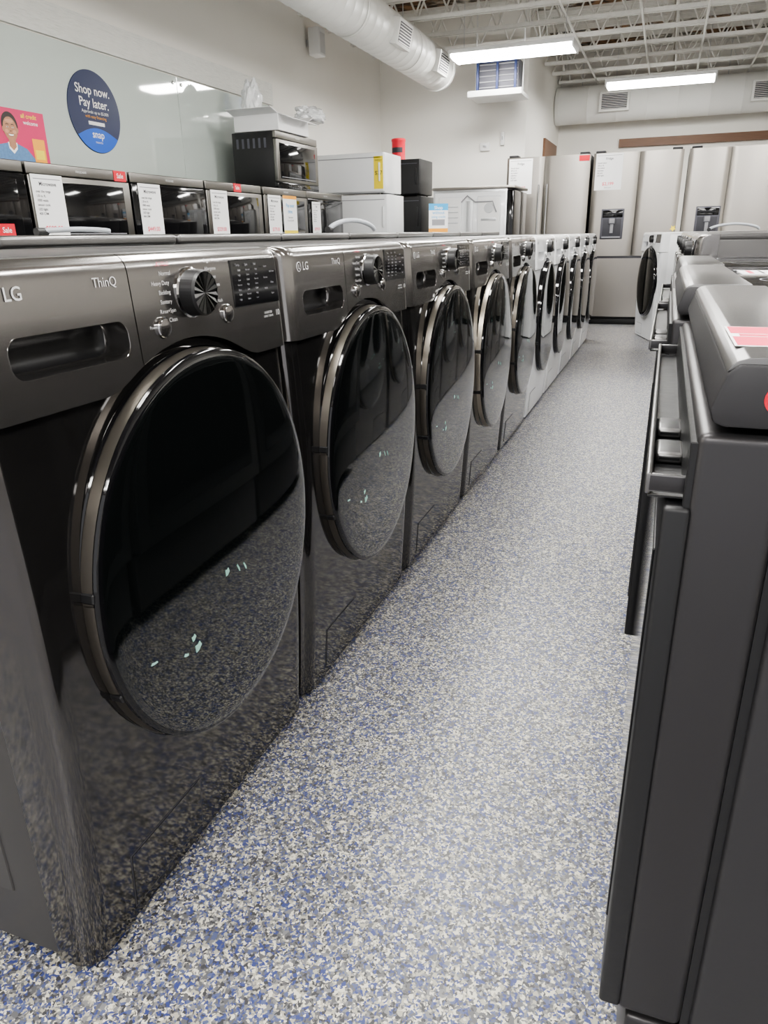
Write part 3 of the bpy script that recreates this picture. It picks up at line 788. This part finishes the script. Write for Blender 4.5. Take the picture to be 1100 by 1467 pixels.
for c in (0.157,0.203):
    poly(mb, ell(c,0.242,0.008,0.0035,12), 0.0022,0.0026, M['paper']); poly(mb, ell(c,0.242,0.0038,0.0036,10), 0.0026,0.003, M['hair'])
    poly(mb, [(c-0.014,0.255),(c,0.259),(c+0.014,0.255),(c+0.012,0.260),(c,0.264),(c-0.012,0.260)], 0.0022,0.0026, M['hair'])
poly(mb, [(0.174,0.218),(0.180,0.214),(0.187,0.218),(0.183,0.223),(0.178,0.223)], 0.0024,0.0027, M['wood'])
poly(mb, ell(0.18,0.200,0.022,0.011,14,pi,2*pi), 0.0022,0.0026, M['paper'])
poly(mb, ell(0.18,0.2015,0.025,0.0018,14), 0.0022,0.0028, M['wood'])
poly(mb, ell(0.18,0.187,0.014,0.0018,14), 0.0022,0.0028, M['wood'])
mb.box(0,0.002,0.36,0.47,0.04,0.19,M['orange']); mb.box(0.002,0.0026,0.375,0.455,0.06,0.12,M['yellow'])
mb.obj('poster_card', root)
mb = MB(); mb.box(-0.12,-0.004,0.24,0.26,0,0.006,M['paper']); mb.box(-0.008,-0.004,0.23,0.27,0,0.3,M['paper']); mb.obj('easel_back', root, 'white cardboard stand')

# ---------------------------------------------------------------- ceiling things
def make_joist(y, k):
    mb = MB(); zt, zl = CZ-0.03, 2.99
    x0, x1 = -3.58, 4.0
    if y > JY: x0 = JX+0.02
    for dy in (-0.035,0.02):
        mb.box(x0,x1,y+dy,y+dy+0.015,zt-0.04,zt,M['truss']); mb.box(x0,x1,y+dy,y+dy+0.015,zl,zl+0.035,M['truss'])
    mb.box(x0,x1,y-0.05,y+0.05,zt,CZ,M['truss'])
    n = int((x1-x0)/0.32); s = (x1-x0)/n
    for i in range(n):
        a = (x0+s*i, y, zl+0.02); b = (x0+s*(i+0.5), y, zt-0.02); c = (x0+s*(i+1), y, zl+0.02)
        mb.cyl(a,b,0.010,M['truss'],6); mb.cyl(b,c,0.010,M['truss'],6)
    return mb.obj('roof_joist', label='white-painted open-web steel roof joist', category='joist', group='open-web roof joists')
yj = 5.4; k = 0; jys = []
while yj < 12.3:
    if abs(yj-JY-0.07) > 0.15: make_joist(yj, k); jys.append(yj)
    yj += 0.66; k += 1
for x in (-1.6,-0.2,1.0):
    for ya, yb in zip(jys, jys[1:]):
        if x < JX or ya < 6: continue
        if yb > JY and x < JX+0.1: continue
        mb = MB(); mb.cyl((x,ya+0.04,3.02),(x,yb-0.04,3.36),0.009,M['truss'],6); mb.cyl((x+0.025,ya+0.04,3.36),(x+0.025,yb-0.04,3.02),0.009,M['truss'],6)
        mb.obj('bridging_brace', label='white steel cross brace between roof joists', category='brace', group='joist cross bracing')
for x in (-2.9,-1.2,-0.5,0.1,0.75,1.3):
    if x < JX: continue
    mb = MB(); mb.tube([(x,5.0,2.977),(x+0.02,7,2.977),(x,12.3,2.977)], 0.012, M['truss'], 8)
    mb.obj('conduit_pipe', label='white-painted conduit pipe strapped under the roof joists', category='pipe', group='ceiling conduits')

DZC = 2.69
root = thing('air_duct','large white spiral air duct hung along the wall','duct',(-2.6,0,DZC))
mb = MB(); r = 0.195; y = 1.0; prof = [(0,y),(r,y)]
yy = y
while yy < 8.65:
    prof += [(r,yy),(r+0.003,yy+0.008),(r,yy+0.016)]; yy += 0.15
prof += [(r,8.72),(r+0.016,8.72),(r+0.016,8.76),(0,8.76)]
mb.lathe(prof, (0,0,0), 'y', M['duct'], 40); mb.obj('duct_tube', root)
for yy in (7.0,8.25):
    mb = MB(); RT = Matrix.Rotation(math.radians(12),4,'Y')
    mb.box(0.15,0.235,yy-0.18,yy+0.18,-0.10,0.10,M['duct'],0.004,2,RT)
    mb.box(0.232,0.238,yy-0.15,yy+0.15,-0.075,0.075,M['inkd'],0,2,RT)
    for q in range(7): mb.box(0.236,0.242,yy-0.15,yy+0.15,-0.073+0.0215*q,-0.067+0.0215*q,M['duct'],0,2,RT)
    mb.obj('air_register', root, 'louvred supply grille')
for yy in (2.5,4.5,6.2,7.6):
    mb = MB(); mb.lathe([(r+0.004,yy),(r+0.006,yy),(r+0.006,yy+0.03),(r+0.004,yy+0.03)], (0,0,0), 'y', M['duct'], 40); mb.cyl((0,yy+0.015,r),(0,yy+0.015,CZ-DZC),0.004,M['galv'],6)
    mb.obj('hanger_strap', root)
root = thing('air_duct','wide white air duct running across the rear wall','duct',(0,12.0,2.70))
mb = MB(); prof = [(0,JX+0.01),(0.24,JX+0.01)]; xx = JX+0.05
while xx < 3.9: prof += [(0.24,xx),(0.244,xx+0.012),(0.24,xx+0.024)]; xx += 0.4
prof += [(0.24,3.98),(0,3.98)]
mb.lathe(prof, (0,0,0), 'x', M['duct'], 40); mb.obj('duct_tube', root)
for xx in (-0.92,1.0):
    mb = MB(); mb.box(xx-0.2,xx+0.2,-0.30,-0.2,-0.14,0.10,M['duct'],0.004); mb.box(xx-0.17,xx+0.17,-0.302,-0.298,-0.115,0.075,M['inkd'])
    for q in range(9): mb.box(xx-0.17,xx+0.17,-0.310,-0.300,-0.11+0.021*q,-0.104+0.021*q,M['duct'])
    mb.obj('air_register', root, 'louvred supply grille')
for xx in (-1.4,0.5):
    mb = MB(); mb.cyl((xx,0,0.24),(xx,0,CZ-2.70),0.005,M['galv'],6); mb.obj('hanger_rod', root)

def make_light(x, y, z, label, w=1.22, d=0.40):
    root = thing('ceiling_light', label, 'ceiling light', (x,y,z), 0, 'suspended fluorescent ceiling lights')
    mb = MB(); mb.box(-w/2,w/2,-d/2,d/2,0.035,0.075,M['whitematte'],0.006)
    mb.box(-w/2-0.012,-w/2+0.01,-d/2,d/2,0.0,0.07,M['whitematte'],0.004); mb.box(w/2-0.01,w/2+0.012,-d/2,d/2,0.0,0.07,M['whitematte'],0.004)
    mb.obj('housing', root)
    mb = MB(); mb.prism([(-d/2+0.01,0.036),(-d/2+0.03,0.006),(-d/4,-0.004),(d/4,-0.004),(d/2-0.03,0.006),(d/2-0.01,0.036)], 'yz', -w/2+0.01, w/2-0.01, M['emit'])
    mb.obj('diffuser', root, 'glowing acrylic diffuser')
    for sx in (-w/2+0.1,w/2-0.1):
        mb = MB(); mb.cyl((sx,0,0.07),(sx,0,CZ-z),0.003,M['galv'],6); mb.obj('hanger_wire', root)
    return root
l0 = make_light(-1.68,8.35,2.67,'long fluorescent light hung beside the wall corner')
dup(l0, (-0.31,10.45,2.64), label='long fluorescent light hung before the rear duct')
for x in (-0.75,1.6):
    for y in (-1.6,0.8,3.2,5.2):
        dup(l0, (x,y,2.70), label='long fluorescent light hung over the aisle')
dup(l0, (1.9,8.0,2.70), label='long fluorescent light hung over the aisle')
dup(l0, (-2.75,-0.4,2.70), label='long fluorescent light hung over the aisle')

root = thing('unit_heater','white wall-hung heater unit with blue frame and fins','heater',(-1.98,8.9,2.42))
mb = MB(); mb.box(-0.30,0.30,0,0.45,0.0,0.04,M['whitematte'],0.006); mb.box(-0.30,0.30,-0.02,0.0,0.0,0.06,M['whitematte'],0.004); mb.obj('tray', root, 'white drip tray')
mb = MB(); mb.box(-0.2,0.24,0.08,0.42,0.04,0.36,M['greyfin'],0.006)
for q in range(5): mb.box(-0.19,0.23,0.07,0.085,0.09+0.055*q,0.10+0.055*q,M['inkg'])
mb.obj('fin_core', root)
mb = MB()
for x in (-0.22,0.0,0.2): mb.box(x,x+0.025,0.04,0.075,0.04,0.38,M['bluemetal'],0.003)
mb.box(-0.22,0.225,0.045,0.07,0.33,0.36,M['bluemetal'],0.003); mb.obj('frame', root, 'blue steel frame')
for x in (-0.26,0.27):
    mb = MB(); mb.cyl((x,0.2,0.04),(x,0.2,CZ-2.42),0.008,M['whitematte'],8); mb.obj('hanger_rod', root)
root = thing('wall_speaker','small white speaker bracketed high on the wall','speaker',(-3.6,7.5,2.68))
mb = MB(); mb.box(0.05,0.17,0,0.15,0,0.24,M['whitematte'],0.012,3); mb.box(0.168,0.172,0.015,0.135,0.02,0.2,M['inkl'],0.002); mb.obj('cabinet', root)
mb = MB(); mb.box(0.0,0.06,0.06,0.09,0.09,0.15,M['galv'],0.004); mb.obj('bracket', root)
for x, z, w, h in ((-2.30,1.95,0.12,0.09),(-2.05,2.0,0.05,0.14)):
    mb = MB(); mb.box(x,x+w,JY-0.03,JY,z,z+h,M['whitematte'],0.006); mb.box(x+w*0.3,x+w*0.7,JY-0.034,JY-0.028,z+h*0.4,z+h*0.7,M['galv'],0.002)
    mb.obj('wall_switch_box', label='small white electrical box on the wall', category='switch box')

mb = MB()
pts = [(0.03*(1 if i%2 else 0.45)*math.cos(pi*i/5+0.3), 0.03*(1 if i%2 else 0.45)*math.sin(pi*i/5+0.3)+0.03) for i in range(10)]
mb.prism(pts, 'xz', 0, 0.002, M['yellow']); mb.obj('star_tag', label='yellow star-shaped tag on the white washer', category='tag', loc=(0.02,7.62,0.987))

# ---------------------------------------------------------------- world, camera
w = bpy.data.worlds.new('World'); scene.world = w; w.use_nodes = True
bg = w.node_tree.nodes['Background']; bg.inputs[0].default_value = (0.98,0.98,1.0,1); bg.inputs[1].default_value = 0.65

c0 = (550.0, 733.5)
VP = (960.0, 330.0); VV = (600.0, 3403.0)
a = Vector((VP[0]-c0[0], VP[1]-c0[1])); b = Vector((VV[0]-c0[0], VV[1]-c0[1]))
f = math.sqrt(-(a.x*b.x+a.y*b.y))
d = Vector((a.x,a.y,f)).normalized(); u = Vector((b.x,b.y,f)).normalized(); R = u.cross(d)
right = Vector((R.x,d.x,-u.x)); up = Vector((-R.y,-d.y,u.y)); back = Vector((-R.z,-d.z,u.z))
cam = bpy.data.cameras.new('camera'); co = bpy.data.objects.new('camera', cam); COL.objects.link(co)
Mx = Matrix.Identity(4)
for i in range(3): Mx[i][0] = right[i]; Mx[i][1] = up[i]; Mx[i][2] = back[i]
Mx[0][3], Mx[1][3], Mx[2][3] = 0, 0, 1.0
co.matrix_world = Mx
cam.sensor_fit = 'VERTICAL'; cam.sensor_height = 36; cam.lens = f/1467*36; cam.clip_start = 0.02
scene.camera = co
scene.view_settings.view_transform = 'AgX'
scene.view_settings.look = 'AgX - Medium High Contrast'
scene.view_settings.exposure = 0.95
for m in list(bpy.data.meshes):
    if m.users == 0: bpy.data.meshes.remove(m)
